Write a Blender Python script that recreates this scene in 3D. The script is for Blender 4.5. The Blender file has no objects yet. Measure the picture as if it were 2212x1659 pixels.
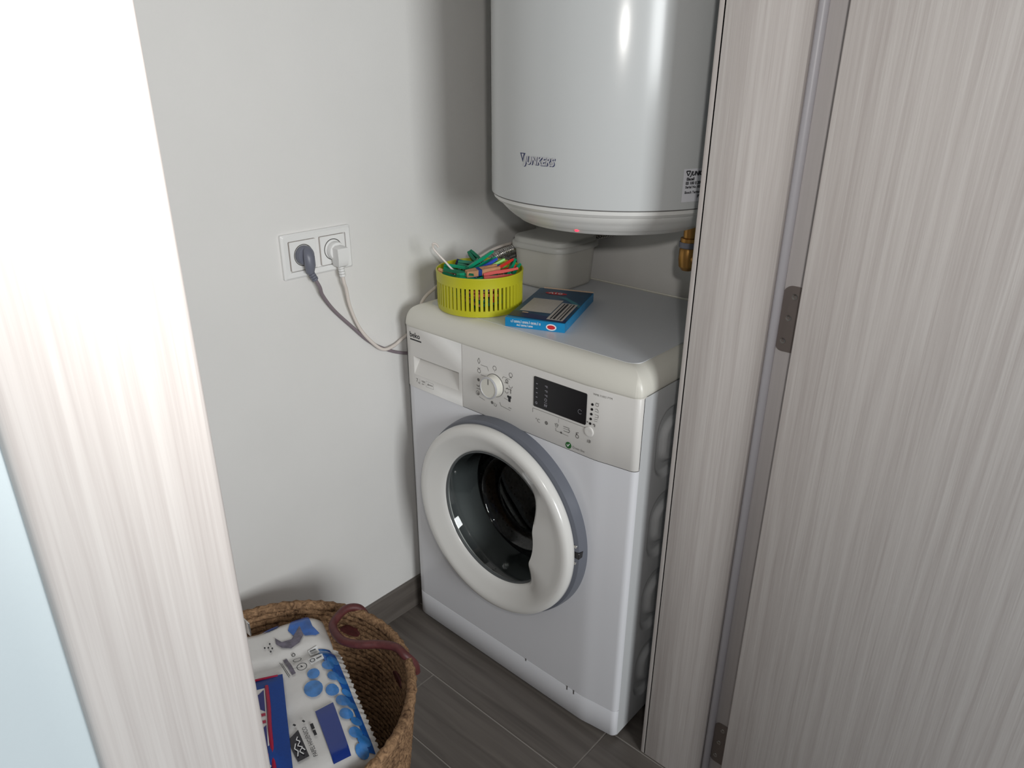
import bpy, bmesh, math, random
from mathutils import Vector, Matrix
random.seed(4)
PI = math.pi
scene = bpy.context.scene
COL = scene.collection

# ---------------------------------------------------------------- camera
cam_d = bpy.data.cameras.new('camera'); cam = bpy.data.objects.new('camera', cam_d); COL.objects.link(cam)
cam_d.sensor_width = 36.0; cam_d.lens = 1567.46 / 2212 * 36.0; cam_d.clip_start = 0.02
CP = Vector((1.1758, -0.9635, 1.3051))
CR, CU, CF = Vector((.7446, .6675, .0054)), Vector((-.2685, .2921, .9179)), Vector((-.6112, .6849, -.3967))
cam.matrix_world = Matrix(((CR.x, CU.x, -CF.x, CP.x), (CR.y, CU.y, -CF.y, CP.y), (CR.z, CU.z, -CF.z, CP.z), (0, 0, 0, 1)))
scene.camera = cam

# ---------------------------------------------------------------- world, lights, exposure
world = bpy.data.worlds.new('world'); scene.world = world; world.use_nodes = True
world.node_tree.nodes['Background'].inputs[0].default_value = (.86, .92, 1.0, 1)
world.node_tree.nodes['Background'].inputs[1].default_value = 0.16

def area(name, loc, target, sx, sy, power, color):
    d = bpy.data.lights.new(name, 'AREA'); d.shape = 'RECTANGLE'; d.size = sx; d.size_y = sy; d.energy = power; d.color = color
    o = bpy.data.objects.new(name, d); COL.objects.link(o); o.location = loc
    o.rotation_euler = (Vector(target) - Vector(loc)).to_track_quat('-Z', 'Y').to_euler(); return o
# tall window of the room opposite the open door
area('window_daylight', (3.6, -1.22, 1.58), (0.2, 0.05, 1.1), 1.0, 1.05, 65.0, (.955, .99, 1.0))
# the camera's flash unit, a hand's breadth right of and above the lens
fl = bpy.data.lights.new('camera_flash', 'SPOT'); fl.energy = 16.0; fl.shadow_soft_size = .02; fl.color = (1.0, .97, .93)
fl.spot_size = math.radians(116); fl.spot_blend = 1.0
flo = bpy.data.objects.new('camera_flash', fl); COL.objects.link(flo); flo.location = (1.215, -.925, 1.395)
flo.rotation_euler = (CF - CR * .06 + CU * .32).to_track_quat('-Z', 'Y').to_euler()

vs = scene.view_settings
vs.view_transform = 'Standard'; vs.look = 'None'; vs.gamma = 1.0; vs.use_curve_mapping = False; vs.exposure = 0.0

# ---------------------------------------------------------------- materials
def srgb(r, g, b):
    f = lambda c: (c / 255 / 12.92) if c / 255 <= .04045 else ((c / 255 + .055) / 1.055) ** 2.4
    return (f(r), f(g), f(b), 1)
def mat(name, col, rough=.5, metal=0., spec=.5, noise=None, bump=None, trans=0., emit=None, coat=0., alpha=None):
    """noise=(scale xyz, amount) tints the colour; bump=(scale xyz, strength)"""
    m = bpy.data.materials.new(name); m.use_nodes = True; nt = m.node_tree; b = nt.nodes['Principled BSDF']
    c = srgb(*col); b.inputs['Base Color'].default_value = c; b.inputs['Roughness'].default_value = rough
    b.inputs['Metallic'].default_value = metal; b.inputs['Specular IOR Level'].default_value = spec
    b.inputs['Transmission Weight'].default_value = trans; b.inputs['Coat Weight'].default_value = coat
    if emit: b.inputs['Emission Color'].default_value = srgb(*emit[:3]); b.inputs['Emission Strength'].default_value = emit[3]
    def nz(sc, detail=4):
        t = nt.nodes.new('ShaderNodeTexCoord'); mp = nt.nodes.new('ShaderNodeMapping'); mp.inputs['Scale'].default_value = sc
        n = nt.nodes.new('ShaderNodeTexNoise'); n.inputs['Scale'].default_value = 1; n.inputs['Detail'].default_value = detail
        nt.links.new(t.outputs['Object'], mp.inputs['Vector']); nt.links.new(mp.outputs[0], n.inputs['Vector']); return n
    if noise:
        n = nz(noise[0]); r = nt.nodes.new('ShaderNodeValToRGB'); a = noise[1]
        r.color_ramp.elements[0].position = .3; r.color_ramp.elements[1].position = .7
        r.color_ramp.elements[0].color = tuple(x * (1 - a) for x in c[:3]) + (1,); r.color_ramp.elements[1].color = tuple(min(1, x * (1 + a)) for x in c[:3]) + (1,)
        nt.links.new(n.outputs[0], r.inputs[0]); nt.links.new(r.outputs[0], b.inputs['Base Color'])
    if bump:
        n = nz(bump[0]); bp = nt.nodes.new('ShaderNodeBump'); bp.inputs['Strength'].default_value = bump[1]; bp.inputs['Distance'].default_value = .002
        nt.links.new(n.outputs[0], bp.inputs['Height']); nt.links.new(bp.outputs[0], b.inputs['Normal'])
    return m
def wood_laminate(name, c1, c2):
    m = bpy.data.materials.new(name); m.use_nodes = True; nt = m.node_tree; b = nt.nodes['Principled BSDF']; N = nt.nodes.new; L = nt.links.new
    t = N('ShaderNodeTexCoord')
    def nz(sc, dt, ds=0):
        mp = N('ShaderNodeMapping'); mp.inputs['Scale'].default_value = sc; n = N('ShaderNodeTexNoise'); n.inputs['Scale'].default_value = 1
        n.inputs['Detail'].default_value = dt; n.inputs['Distortion'].default_value = ds
        L(t.outputs['Object'], mp.inputs[0]); L(mp.outputs[0], n.inputs['Vector']); return n
    fine = nz((520, 520, 9), 3, .3); mid = nz((140, 140, 2.2), 3, .5); big = nz((9, 9, .8), 2, .2)
    wv = N('ShaderNodeTexWave'); wv.wave_type = 'BANDS'; wv.bands_direction = 'X'; wv.inputs['Scale'].default_value = 1; wv.inputs['Distortion'].default_value = 9
    wv.inputs['Detail'].default_value = 3; wv.inputs['Detail Scale'].default_value = 1.4
    mp = N('ShaderNodeMapping'); mp.inputs['Scale'].default_value = (16, 16, .55); mp.inputs['Rotation'].default_value = (0, 0, .8); L(t.outputs['Object'], mp.inputs[0]); L(mp.outputs[0], wv.inputs['Vector'])
    def mth(op, a, bb):
        k = N('ShaderNodeMath'); k.operation = op
        for i, x in enumerate((a, bb)):
            if isinstance(x, (int, float)): k.inputs[i].default_value = x
            else: L(x, k.inputs[i])
        return k.outputs[0]
    s = mth('ADD', mth('MULTIPLY', fine.outputs[0], .42), mth('MULTIPLY', mid.outputs[0], .38))
    s = mth('ADD', s, mth('MULTIPLY', wv.outputs[0], .10)); s = mth('ADD', s, mth('MULTIPLY', big.outputs[0], .18))
    r = N('ShaderNodeValToRGB'); r.color_ramp.elements[0].position = .38; r.color_ramp.elements[1].position = .66
    r.color_ramp.elements[0].color = srgb(*c1); r.color_ramp.elements[1].color = srgb(*c2)
    L(s, r.inputs[0]); L(r.outputs[0], b.inputs['Base Color']); b.inputs['Roughness'].default_value = .55; b.inputs['Specular IOR Level'].default_value = .3
    bp = N('ShaderNodeBump'); bp.inputs['Strength'].default_value = .25; bp.inputs['Distance'].default_value = .001; L(s, bp.inputs['Height']); L(bp.outputs[0], b.inputs['Normal'])
    return m
def plank_mat(name, axis):
    m = bpy.data.materials.new(name); m.use_nodes = True; nt = m.node_tree; b = nt.nodes['Principled BSDF']; N = nt.nodes.new; L = nt.links.new
    t = N('ShaderNodeTexCoord'); oi = N('ShaderNodeObjectInfo'); add = N('ShaderNodeVectorMath'); add.operation = 'ADD'
    sc = N('ShaderNodeVectorMath'); sc.operation = 'SCALE'; sc.inputs['Scale'].default_value = 7
    cb = N('ShaderNodeCombineXYZ'); L(oi.outputs['Random'], cb.inputs[0]); L(oi.outputs['Random'], cb.inputs[1]); L(cb.outputs[0], sc.inputs[0])
    L(t.outputs['Object'], add.inputs[0]); L(sc.outputs[0], add.inputs[1])
    mp = N('ShaderNodeMapping'); mp.inputs['Scale'].default_value = (2.5, 42, 42) if axis == 'x' else (42, 2.5, 42); L(add.outputs[0], mp.inputs[0])
    n = N('ShaderNodeTexNoise'); n.inputs['Scale'].default_value = 1; n.inputs['Detail'].default_value = 6; n.inputs['Distortion'].default_value = .7; L(mp.outputs[0], n.inputs['Vector'])
    r = N('ShaderNodeValToRGB'); e = r.color_ramp.elements; e[0].position = .28; e[1].position = .74; e[0].color = srgb(84, 78, 73); e[1].color = srgb(114, 107, 101)
    L(n.outputs[0], r.inputs[0]); L(r.outputs[0], b.inputs['Base Color']); b.inputs['Roughness'].default_value = .42
    bp = N('ShaderNodeBump'); bp.inputs['Strength'].default_value = .15; bp.inputs['Distance'].default_value = .001; L(n.outputs[0], bp.inputs['Height']); L(bp.outputs[0], b.inputs['Normal'])
    return m

M = {}
M['wall'] = mat('white_wall_paint', (226, 224, 221), .85, spec=.2, noise=((6, 6, 6), .015), bump=((260, 260, 260), .08))
M['wallout'] = mat('daylight_tinted_wall_paint', (207, 217, 221), .85, spec=.2, noise=((6, 6, 6), .015), bump=((260, 260, 260), .08))  # cool cast of the daylight is mixed into this wall colour
M['ceil'] = mat('white_ceiling_paint', (228, 227, 225), .9)
M['lam'] = wood_laminate('white_ash_laminate', (190, 182, 178), (209, 203, 199))
M['rebate'] = mat('plain_laminate_rebate', (204, 199, 198), .5, noise=((300, 300, 6), .03))
M['gasket'] = mat('white_rubber_gasket', (204, 202, 208), .4)
M['plank'] = plank_mat('grey_wood_look_tile', 'x')
M['skirt'] = plank_mat('grey_wood_look_skirting', 'y')
M['grout'] = mat('light_grey_grout', (150, 144, 138), .9)
M['hinge'] = mat('brushed_nickel', (150, 140, 136), .4, metal=.6)
M['screw'] = mat('bright_screw_steel', (205, 203, 200), .22, metal=1.)
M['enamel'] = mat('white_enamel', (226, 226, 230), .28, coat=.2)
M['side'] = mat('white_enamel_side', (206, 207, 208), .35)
M['ivory'] = mat('ivory_abs_plastic', (222, 219, 209), .3)
M['fascia'] = mat('white_abs_fascia', (222, 219, 215), .35)
M['board'] = mat('white_top_board', (208, 210, 214), .34)
M['doorwhite'] = mat('white_door_plastic', (228, 226, 222), .2, coat=.3)
M['greyring'] = mat('grey_plastic', (104, 107, 116), .36)
M['black'] = mat('black_plastic', (16, 15, 17), .25)
M['display'] = mat('black_display_window', (20, 18, 22), .16)
M['dark'] = mat('dark_void', (14, 14, 14), .8)
M['gap'] = mat('seam_grey', (92, 90, 88), .7)
M['print'] = mat('grey_print', (118, 115, 112), .6)
M['printdark'] = mat('dark_print', (40, 40, 44), .6)
M['printwhite'] = mat('pale_print', (150, 148, 156), .6)
M['green'] = mat('green_badge', (26, 96, 36), .5)
M['rubber'] = mat('grey_rubber', (92, 95, 96), .6)
M['steel'] = mat('drum_steel', (120, 122, 126), .3, metal=.9, noise=((90, 90, 90), .5))
M['heater'] = mat('pale_grey_heater_enamel', (198, 200, 200), .2, spec=.4)
M['heatercap'] = mat('white_heater_cap', (222, 221, 218), .32)
M['led'] = mat('red_led', (255, 40, 60), .4, emit=(255, 30, 50, 5))
M['chrome'] = mat('chrome_hose', (205, 203, 200), .25, metal=1.)
M['brass'] = mat('brass', (176, 132, 74), .36, metal=.9)
M['navy'] = mat('navy_badge', (38, 48, 92), .35)
M['silver'] = mat('silver_badge', (196, 196, 200), .35, metal=.2)
M['sticker'] = mat('white_sticker', (222, 222, 228), .5)
M['lime'] = mat('lime_plastic', (196, 192, 40), .38)
M['tub'] = mat('milky_plastic', (206, 203, 195), .34, trans=.12)
M['tubw'] = mat('milky_plastic_lid', (196, 195, 190), .4, trans=.08)
M['pwhite'] = mat('white_plug_plastic', (236, 235, 233), .35)
M['pgrey'] = mat('grey_plug_plastic', (112, 114, 126), .4)
M['cgrey'] = mat('grey_cable', (134, 122, 128), .45)
M['cwhite'] = mat('white_cable', (226, 216, 208), .4)
M['boxblue'] = mat('blue_carton', (22, 134, 188), .4, noise=((30, 30, 30), .12))
M['boxdeep'] = mat('deep_blue_carton_print', (12, 70, 104), .35, noise=((18, 18, 18), .35))
M['boxnavy'] = mat('navy_carton_print', (14, 34, 84), .35)
M['boxteal'] = mat('teal_carton_print', (58, 126, 140), .4)
M['kraft'] = mat('kraft_flap', (196, 166, 140), .7)
M['labelgrey'] = mat('pale_label_print', (186, 178, 172), .5, noise=((200, 200, 200), .06))
M['red'] = mat('red_print', (206, 40, 48), .5)
M['white'] = mat('white_print', (236, 236, 236), .5)
M['jute'] = None
M['maroon'] = mat('maroon_leather_cord', (92, 46, 46), .5, noise=((120, 120, 120), .2))
M['film'] = mat('white_plastic_film', (222, 219, 216), .22, coat=.4, bump=((38, 38, 38), .5))
M['filmblue'] = mat('blue_film_print', (20, 92, 176), .24, coat=.4, noise=((60, 60, 60), .3))
M['filmlight'] = mat('light_blue_film_print', (58, 126, 196), .24, coat=.4, noise=((50, 50, 50), .35))
M['filmnavy'] = mat('navy_film_print', (12, 48, 132), .24, coat=.4)
M['filmblack'] = mat('black_film_print', (14, 12, 28), .3, coat=.3)
M['filmgrey'] = mat('grey_film_print', (104, 98, 112), .3, noise=((120, 120, 120), .35))
M['pouchblue'] = mat('blue_pouch_fabric', (14, 62, 140), .6, noise=((300, 300, 300), .08))
M['pouchnavy'] = mat('navy_pouch_print', (48, 52, 116), .5)
M['pouchred'] = mat('red_pouch_piping', (166, 26, 62), .35)
M['pouchwhite'] = mat('white_pouch_print', (214, 208, 206), .5)
PEG = {'green': mat('green_peg_plastic', (6, 150, 108), .35), 'dgreen': mat('dark_green_peg_plastic', (8, 112, 82), .4), 'blue': mat('blue_peg_plastic', (22, 66, 190), .35),
       'lime': mat('lime_peg_plastic', (112, 206, 52), .35), 'red': mat('red_peg_plastic', (206, 48, 36), .35), 'navy': mat('navy_peg_plastic', (30, 40, 84), .4),
       'wood': mat('bare_wood_peg', (196, 146, 108), .6, noise=((60, 60, 60), .15)), 'orange': mat('orange_peg_plastic', (214, 96, 40), .4)}

# ---------------------------------------------------------------- helpers
def link(name, me, parent=None, m=None):
    o = bpy.data.objects.new(name, me); COL.objects.link(o)
    if m is not None and me is not None: me.materials.append(m)
    if parent is not None:
        o.parent = parent
        if parent.parent is None and parent.type == 'EMPTY': o.matrix_parent_inverse = Matrix.Translation(-parent.location)
    return o
def obj(name, vf, m, parent=None, smooth=True, angle=40):
    V, F = vf[0], vf[1]; me = bpy.data.meshes.new(name); me.from_pydata([tuple(v) for v in V], [], F); me.update()
    bm = bmesh.new(); bm.from_mesh(me); bmesh.ops.remove_doubles(bm, verts=bm.verts, dist=1e-6); bmesh.ops.recalc_face_normals(bm, faces=bm.faces)
    ca = math.cos(math.radians(angle))
    for f in bm.faces: f.smooth = smooth
    for e in bm.edges:
        if len(e.link_faces) == 2 and e.link_faces[0].normal.dot(e.link_faces[1].normal) < ca: e.smooth = False
    bm.to_mesh(me); bm.free()
    return link(name, me, parent, m)
def thing(name, loc, label, cat, group=None):
    o = bpy.data.objects.new(name, None); COL.objects.link(o); o.location = loc; o.empty_display_size = .03
    return tag(o, label, cat, group)
def tag(o, label, cat=None, group=None):
    o['label'] = label
    if cat: o['category'] = cat
    if group: o['group'] = group
    return o
def struct(o): o['kind'] = 'structure'; return o
def merge(*vfs):
    V, F = [], []
    for v, f in vfs:
        k = len(V); V += list(v); F += [tuple(i + k for i in q) for q in f]
    return V, F
def boxvf(x0, x1, y0, y1, z0, z1, bev=0, seg=2):
    bm = bmesh.new(); bmesh.ops.create_cube(bm, size=1)
    for v in bm.verts: v.co = Vector((x0 + (v.co.x + .5) * (x1 - x0), y0 + (v.co.y + .5) * (y1 - y0), z0 + (v.co.z + .5) * (z1 - z0)))
    if bev: bmesh.ops.bevel(bm, geom=bm.edges[:], offset=bev, segments=seg, profile=.5, affect='EDGES')
    bm.verts.index_update(); r = ([v.co.copy() for v in bm.verts], [tuple(v.index for v in f.verts) for f in bm.faces]); bm.free(); return r
def loft(loops, closed=True, cap0=False, cap1=False):
    n = len(loops[0]); V = [Vector(p) for l in loops for p in l]; F = []
    for i in range(len(loops) - 1):
        for j in range(n if closed else n - 1):
            k = (j + 1) % n; F.append((i * n + j, i * n + k, (i + 1) * n + k, (i + 1) * n + j))
    if cap0: F.append(tuple(range(n)))
    if cap1: F.append(tuple((len(loops) - 1) * n + j for j in range(n)))
    return V, F
def lathe(prof, c, axis='z', n=64, cap0=False, cap1=False, rmod=None):
    loops = []
    for r, h in prof:
        l = []
        for j in range(n):
            a = 2 * PI * j / n; rr = rmod(r, h, a) if rmod else r
            p = (rr * math.cos(a), rr * math.sin(a), h) if axis == 'z' else (rr * math.cos(a), h, rr * math.sin(a)) if axis == 'y' else (h, rr * math.cos(a), rr * math.sin(a))
            l.append(Vector(p) + Vector(c))
        loops.append(l)
    return loft(loops, True, cap0, cap1)
def spline(pts, n=8):
    P = [Vector(p) for p in pts]; out = []
    for i in range(len(P) - 1):
        a, b, c, d = P[max(i - 1, 0)], P[i], P[i + 1], P[min(i + 2, len(P) - 1)]
        for k in range(n):
            t = k / n; out.append(.5 * ((2 * b) + (c - a) * t + (2 * a - 5 * b + 4 * c - d) * t * t + (3 * b - 3 * c + d - a) * t ** 3))
    return out + [P[-1]]
def tube(pts, r, n=10, smooth=8, rf=None):
    P = spline(pts, smooth) if smooth else [Vector(p) for p in pts]
    loops = []; up = None
    for i, p in enumerate(P):
        t = (P[min(i + 1, len(P) - 1)] - P[max(i - 1, 0)]).normalized()
        if up is None: up = t.orthogonal().normalized()
        up = (up - t * up.dot(t)).normalized(); s = t.cross(up); rr = rf(i / (len(P) - 1)) * r if rf else r
        loops.append([p + (up * math.cos(2 * PI * j / n) + s * math.sin(2 * PI * j / n)) * rr for j in range(n)])
    return loft(loops, True, True, True)
def rrect(x0, x1, y0, y1, r, n=6):
    out = []
    for cx, cy, a0 in ((x1 - r, y1 - r, 0), (x0 + r, y1 - r, PI / 2), (x0 + r, y0 + r, PI), (x1 - r, y0 + r, 1.5 * PI)):
        for k in range(n + 1):
            a = a0 + PI / 2 * k / n; out.append((cx + r * math.cos(a), cy + r * math.sin(a)))
    return out
def slab2(outline, fmap, d):
    """2-D outline -> thin solid plate: fmap(u, v, depth)"""
    return loft([[fmap(u, v, 0) for u, v in outline], [fmap(u, v, d) for u, v in outline]], True, False, True)
def disc2(cx, cy, rx, ry=None, n=24): return [(cx + rx * math.cos(2 * PI * k / n), cy + (ry or rx) * math.sin(2 * PI * k / n)) for k in range(n)]
def flat(outlines, fmap, d=0):
    V, F = [], []
    for o in outlines:
        k = len(V); V += [Vector(fmap(u, v, d)) for u, v in o]; F.append(tuple(range(k, k + len(o))))
    return V, F
def stroke(pts, w):
    """poly line -> list of quads (2-D)"""
    out = []
    for (a, b), (c, d) in zip(pts[:-1], pts[1:]):
        L = math.hypot(c - a, d - b) or 1e-9; nx, ny = -(d - b) / L * w / 2, (c - a) / L * w / 2
        out.append([(a + nx, b + ny), (a - nx, b - ny), (c - nx, d - ny), (c + nx, d + ny)])
    return out
def ring2(cx, cy, r, w, n=14, a0=0, a1=2 * PI):
    return stroke([(cx + r * math.cos(a0 + (a1 - a0) * k / n), cy + r * math.sin(a0 + (a1 - a0) * k / n)) for k in range(n + 1)], w)
def text2(s, size, u=0, v=0, align='LEFT', rot=0, bold=0., shear=0., sx=1.):
    cu = bpy.data.curves.new('t', 'FONT'); cu.body = s; cu.size = size; cu.align_x = align; cu.offset = bold; cu.shear = shear; cu.resolution_u = 3
    o = bpy.data.objects.new('t', cu); COL.objects.link(o); dg = bpy.context.evaluated_depsgraph_get(); me = o.evaluated_get(dg).to_mesh()
    c, sn = math.cos(rot), math.sin(rot); V = [(u + (p.co.x * sx) * c - p.co.y * sn, v + (p.co.x * sx) * sn + p.co.y * c) for p in me.vertices]; F = [tuple(p.vertices) for p in me.polygons]
    bpy.data.objects.remove(o); bpy.data.curves.remove(cu); return V, F
def textvf(t, fmap, d=0): return [Vector(fmap(u, v, d)) for u, v in t[0]], t[1]

# ================================================================ THE SETTING
XW, YB, ZC = -.0408, .49, 2.5
struct(obj('wall_left', boxvf(XW - .1, XW, -1.35, YB + .1, 0, ZC), M['wall'], smooth=False))
struct(obj('wall_back', boxvf(XW, .668, YB, YB + .1, 0, ZC), M['wall'], smooth=False))
struct(obj('wall_front', boxvf(XW, .668, -1.35, -1.25, 0, ZC), M['wall'], smooth=False))
struct(obj('ceiling', boxvf(XW - .1, .85, -1.35, YB + .1, ZC, ZC + .1), M['ceil'], smooth=False))
struct(obj('wall_right', merge(boxvf(.668, .845, -2.6, -.86, 0, ZC), boxvf(.668, .845, .075, 1.2, 0, ZC), boxvf(.668, .845, -.86, .075, 2.07, ZC)), M['wallout'], smooth=False))
# floor: grout bed and the wood-look plank tiles lying in it
floor = struct(obj('floor', boxvf(XW - .1, 2.3, -2.6, 1.2, -.06, -.0012), M['grout'], smooth=False))
PW = .1455; LEN = .9
def plank(x0, x1, y0, y1):
    me = bpy.data.meshes.new('floor_plank'); V, F = boxvf(-(x1 - x0) / 2, (x1 - x0) / 2, -(y1 - y0) / 2, (y1 - y0) / 2, -.008, 0, .0008, 1)
    me.from_pydata([tuple(v) for v in V], [], F); o = link('floor_plank', me, None, M['plank']); o.parent = floor; o.location = ((x0 + x1) / 2, (y0 + y1) / 2, 0)
for k in range(-8, 5):
    ya, yb = -.117 + k * PW, -.117 + (k + 1) * PW
    yb = min(yb, YB + .02); off = {0: .575, -1: .18, 1: .76, -2: .40, 2: .05}.get(k, .575 - .31 * k) % LEN
    xs = [XW] + [off + j * LEN for j in range(-1, 3) if XW + .03 < off + j * LEN < 2.2] + [2.28]
    for a, b in zip(xs[:-1], xs[1:]): plank(a + (.0 if a == XW else .0013), b - .0013, ya + .0013, yb - .0013)
# skirting along the left and back walls
bb = struct(obj('baseboard_left', boxvf(XW, XW + .009, -1.25, YB - .0005, 0, .087, .0012, 1), M['skirt'], smooth=False))
struct(obj('baseboard_back', boxvf(XW + .0095, .668, YB - .009, YB, 0, .087, .0012, 1), M['skirt'], smooth=False))

# door frame: near post (left in the photo)
t1 = struct(obj('trim_1', boxvf(.845, .861, -.908, -.8265, 0, 2.13, .0045, 3), M['lam']))
obj('jamb_board', boxvf(.662, .846, -.862, -.835, 0, 2.07, .002, 1), M['lam'], t1)
obj('inner_casing', boxvf(.654, .668, -.908, -.835, 0, 2.13, .003, 2), M['lam'], t1)
obj('strike_plate', boxvf(.850, .8615, -.8266, -.8256, 1.018, 1.027, .0003, 1), M['screw'], t1)
# far post with the rebate, the gasket and the hinges
YJ = .03
t2 = struct(obj('trim_2', boxvf(.6605, .7845, YJ, .075, 0, 2.07, .0025, 2), M['lam']))
obj('rebate_strip', boxvf(.7845, .861, YJ + .014, .075, 0, 2.07, .001, 1), M['rebate'], t2)
obj('gasket', tube([(.7912, YJ + .0095, 0), (.7912, YJ + .0095, 2.06)], .0068, 12, 0), M['gasket'], t2)
obj('outer_casing', boxvf(.845, .861, .076, .155, 0, 2.13, .004, 2), M['lam'], t2)
obj('inner_casing', boxvf(.654, .668, YJ, .11, 0, 2.13, .003, 2), M['lam'], t2)
t3 = struct(obj('trim_3', boxvf(.662, .861, -.835, YJ, 2.05, 2.13, .003, 2), M['lam']))
YR = YJ + .014
def hinge(zc):
    x0, x1, h = .7965, .829, .049
    pts = []
    for cx, cz, a0, a1, r in ((x1 - .013, zc + h - .013, 0, PI / 2, .013), (x0 + .013, zc + h - .013, PI / 2, PI, .013), (x0 + .010, zc - h + .010, PI, 1.5 * PI, .010)):
        pts += [(cx + r * math.cos(a0 + (a1 - a0) * k / 8), cz + r * math.sin(a0 + (a1 - a0) * k / 8)) for k in range(9)]
    pts += [(x1 + .006, zc - h), (x1 + .006, zc - .006), (x1, zc - .003)]
    hg = obj('hinge', slab2(pts, lambda u, v, d: (u, YR - d, v), .002), M['hinge'], t2)
    for sx, sz in ((.8135, .034), (.8095, 0.002), (.8065, -.033)):
        obj('screw', lathe([(.0046, -.0020), (.0042, -.0028), (.002, -.0024), (.0016, -.0014)], (sx, YR, zc + sz), 'y', 16, False, True), M['screw'], hg)
    obj('knuckle', tube([(x1 + .0085, YR - .004, zc - h), (x1 + .0085, YR - .004, zc - .006)], .0042, 12, 0), M['hinge'], hg)
hinge(.979); hinge(.135); hinge(1.86)
# the door leaf, swung out into the room
d1 = struct(obj('door_1', boxvf(.836, 1.66, -.001, .037, .008, 2.045, .0022, 2), M['lam']))

# ================================================================ WASHING MACHINE
WM = thing('washing_machine', (.3, .22, 0), 'white front-loading washing machine with round glass door against the back wall', 'washing machine')
def yb(x): return .13 * max(0, x - .515) ** 1.0 * min(1, max(0, x - .515) / .03 + .2)
def front_profile(x0=None, x1=None):
    """plan outline of the machine's front from left to right"""
    L = [(0.0, .018), (.0012, .010), (.005, .0042), (.012, .0012), (.022, 0)]
    m = [(.03 + i * (.5 - .03) / 12, 0) for i in range(13)]
    R = [(.5 + i * .088 / 8, yb(.5 + i * .088 / 8)) for i in range(1, 9)]
    e = R[-1]; R += [(.588 + .012 * math.sin(a), e[1] + .012 * (1 - math.cos(a))) for a in (.3, .6, .9, 1.2, PI / 2)]
    P = L + m + R
    if x0 is not None: P = [p for p in P if p[0] > x0 + 1e-4]; P = [(x0, yb(x0) if x0 > .02 else P[0][1])] + P
    if x1 is not None: P = [p for p in P if p[0] < x1 - 1e-4] + [(x1, yb(x1))]
    return P
def wrap(P, z0, z1, dy=0., ch=.0012, back=.012):
    """vertical panel following profile P, with eased top and bottom edges"""
    lv = [(z0, back), (z0, ch), (z0 + ch, 0), (z1 - ch, 0), (z1, ch), (z1, back)]
    return loft([[(x, y + d - (dy if d < back else 0), z) for x, y in P] for z, d in lv], False)
SEAM, FB, KT = .798, .656, .0815
# cabinet: left side, back and bottom sheets (front open behind the panels)
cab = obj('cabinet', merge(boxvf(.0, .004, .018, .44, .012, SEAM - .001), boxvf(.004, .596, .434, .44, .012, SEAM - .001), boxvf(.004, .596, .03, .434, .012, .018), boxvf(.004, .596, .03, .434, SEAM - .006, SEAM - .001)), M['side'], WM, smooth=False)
# right side sheet with four pressed recesses
def rr_sd(y, z, cy, cz, hy, hz, r):
    qx, qz = abs(y - cy) - hy + r, abs(z - cz) - hz + r
    return math.hypot(max(qx, 0), max(qz, 0)) + min(max(qx, qz), 0) - r
def sst(a, b, x): t = min(1, max(0, (x - a) / (b - a))); return t * t * (3 - 2 * t)
SY0 = front_profile()[-1][1]
ny, nz = 96, 300; V, F = [], []
for i in range(nz + 1):
    z = .012 + (SEAM - .013) * i / nz
    for j in range(ny + 1):
        y = SY0 + (.44 - SY0) * j / ny; dep = 0
        for cz in (.676, .494, .312, .130):
            a = rr_sd(y, z, .165, cz, .09, .074, .045)
            if a < 0:
                b = rr_sd(y, z, .180, cz - .004, .072, .042, .03)
                dep = .011 * sst(0, -.012, a) - .0095 * sst(.006, -.006, b)
        V.append((.6 - dep, y, z))
for i in range(nz):
    for j in range(ny): k = i * (ny + 1) + j; F.append((k, k + 1, k + ny + 2, k + ny + 1))
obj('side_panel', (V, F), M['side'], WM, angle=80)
# front panel with the round porthole
DC = (.294, .442); HR = .19
x0, x1, z0, z1 = .022, .5, KT + .0015, FB - .0012
angs = sorted([2 * PI * j / 96 for j in range(96)] + [math.atan2(cz - DC[1], cx - DC[0]) % (2 * PI) for cx in (x0, x1) for cz in (z0, z1)])
V, F = [], []; n = len(angs)
for a in angs:
    dx, dz = math.cos(a), math.sin(a)
    t = min(((x1 if dx > 0 else x0) - DC[0]) / dx if abs(dx) > 1e-9 else 9, ((z1 if dz > 0 else z0) - DC[1]) / dz if abs(dz) > 1e-9 else 9)
    V += [Vector((DC[0] + HR * dx, 0, DC[1] + HR * dz)), Vector((DC[0] + t * dx, 0, DC[1] + t * dz))]
for j in range(n): k = (j + 1) % n; F.append((2 * j, 2 * k, 2 * k + 1, 2 * j + 1))
PR = front_profile(); PL = [p for p in PR if p[0] <= .0221]; PRr = [(.5, 0)] + [p for p in PR if p[0] > .5001]
fpo = obj('front_panel', (V, F), M['enamel'], WM, smooth=False)
for P_ in (PL, PRr): obj('panel_edge', loft([[(x, y, z) for x, y in P_] for z in (z0, z1)], False), M['enamel'], fpo, angle=60)
# kick plate
kp = obj('kick_plate', wrap(PR, .014, KT), M['enamel'], WM, angle=60)
for xx in (.362, .480, .498): obj('clip_slot', boxvf(xx, xx + .0022, -.0006, .004, KT - .008 if xx > .4 else KT - .004, KT + .003), M['gap'], kp, smooth=False)
# added dark strips behind the panels, standing in for shade in the seams
for dd, za, zb in ((.009, .07, .095), (.013, .64, .668), (.013, .78, .7975)):
    obj('seam_shade_strip', loft([[(x, y + dd, z) for x, y in PR if .012 < x < .59] for z in (za, zb)], False), M['gap'], WM, smooth=False)
# fascia (right of the drawer)
fas = obj('control_fascia', merge(wrap(front_profile(.1805), FB, SEAM - .0012, .0018), loft([[(.1805, -.0018, z), (.1805, .012, z)] for z in (FB, SEAM - .0012)], False)), M['fascia'], WM, angle=60)
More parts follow.
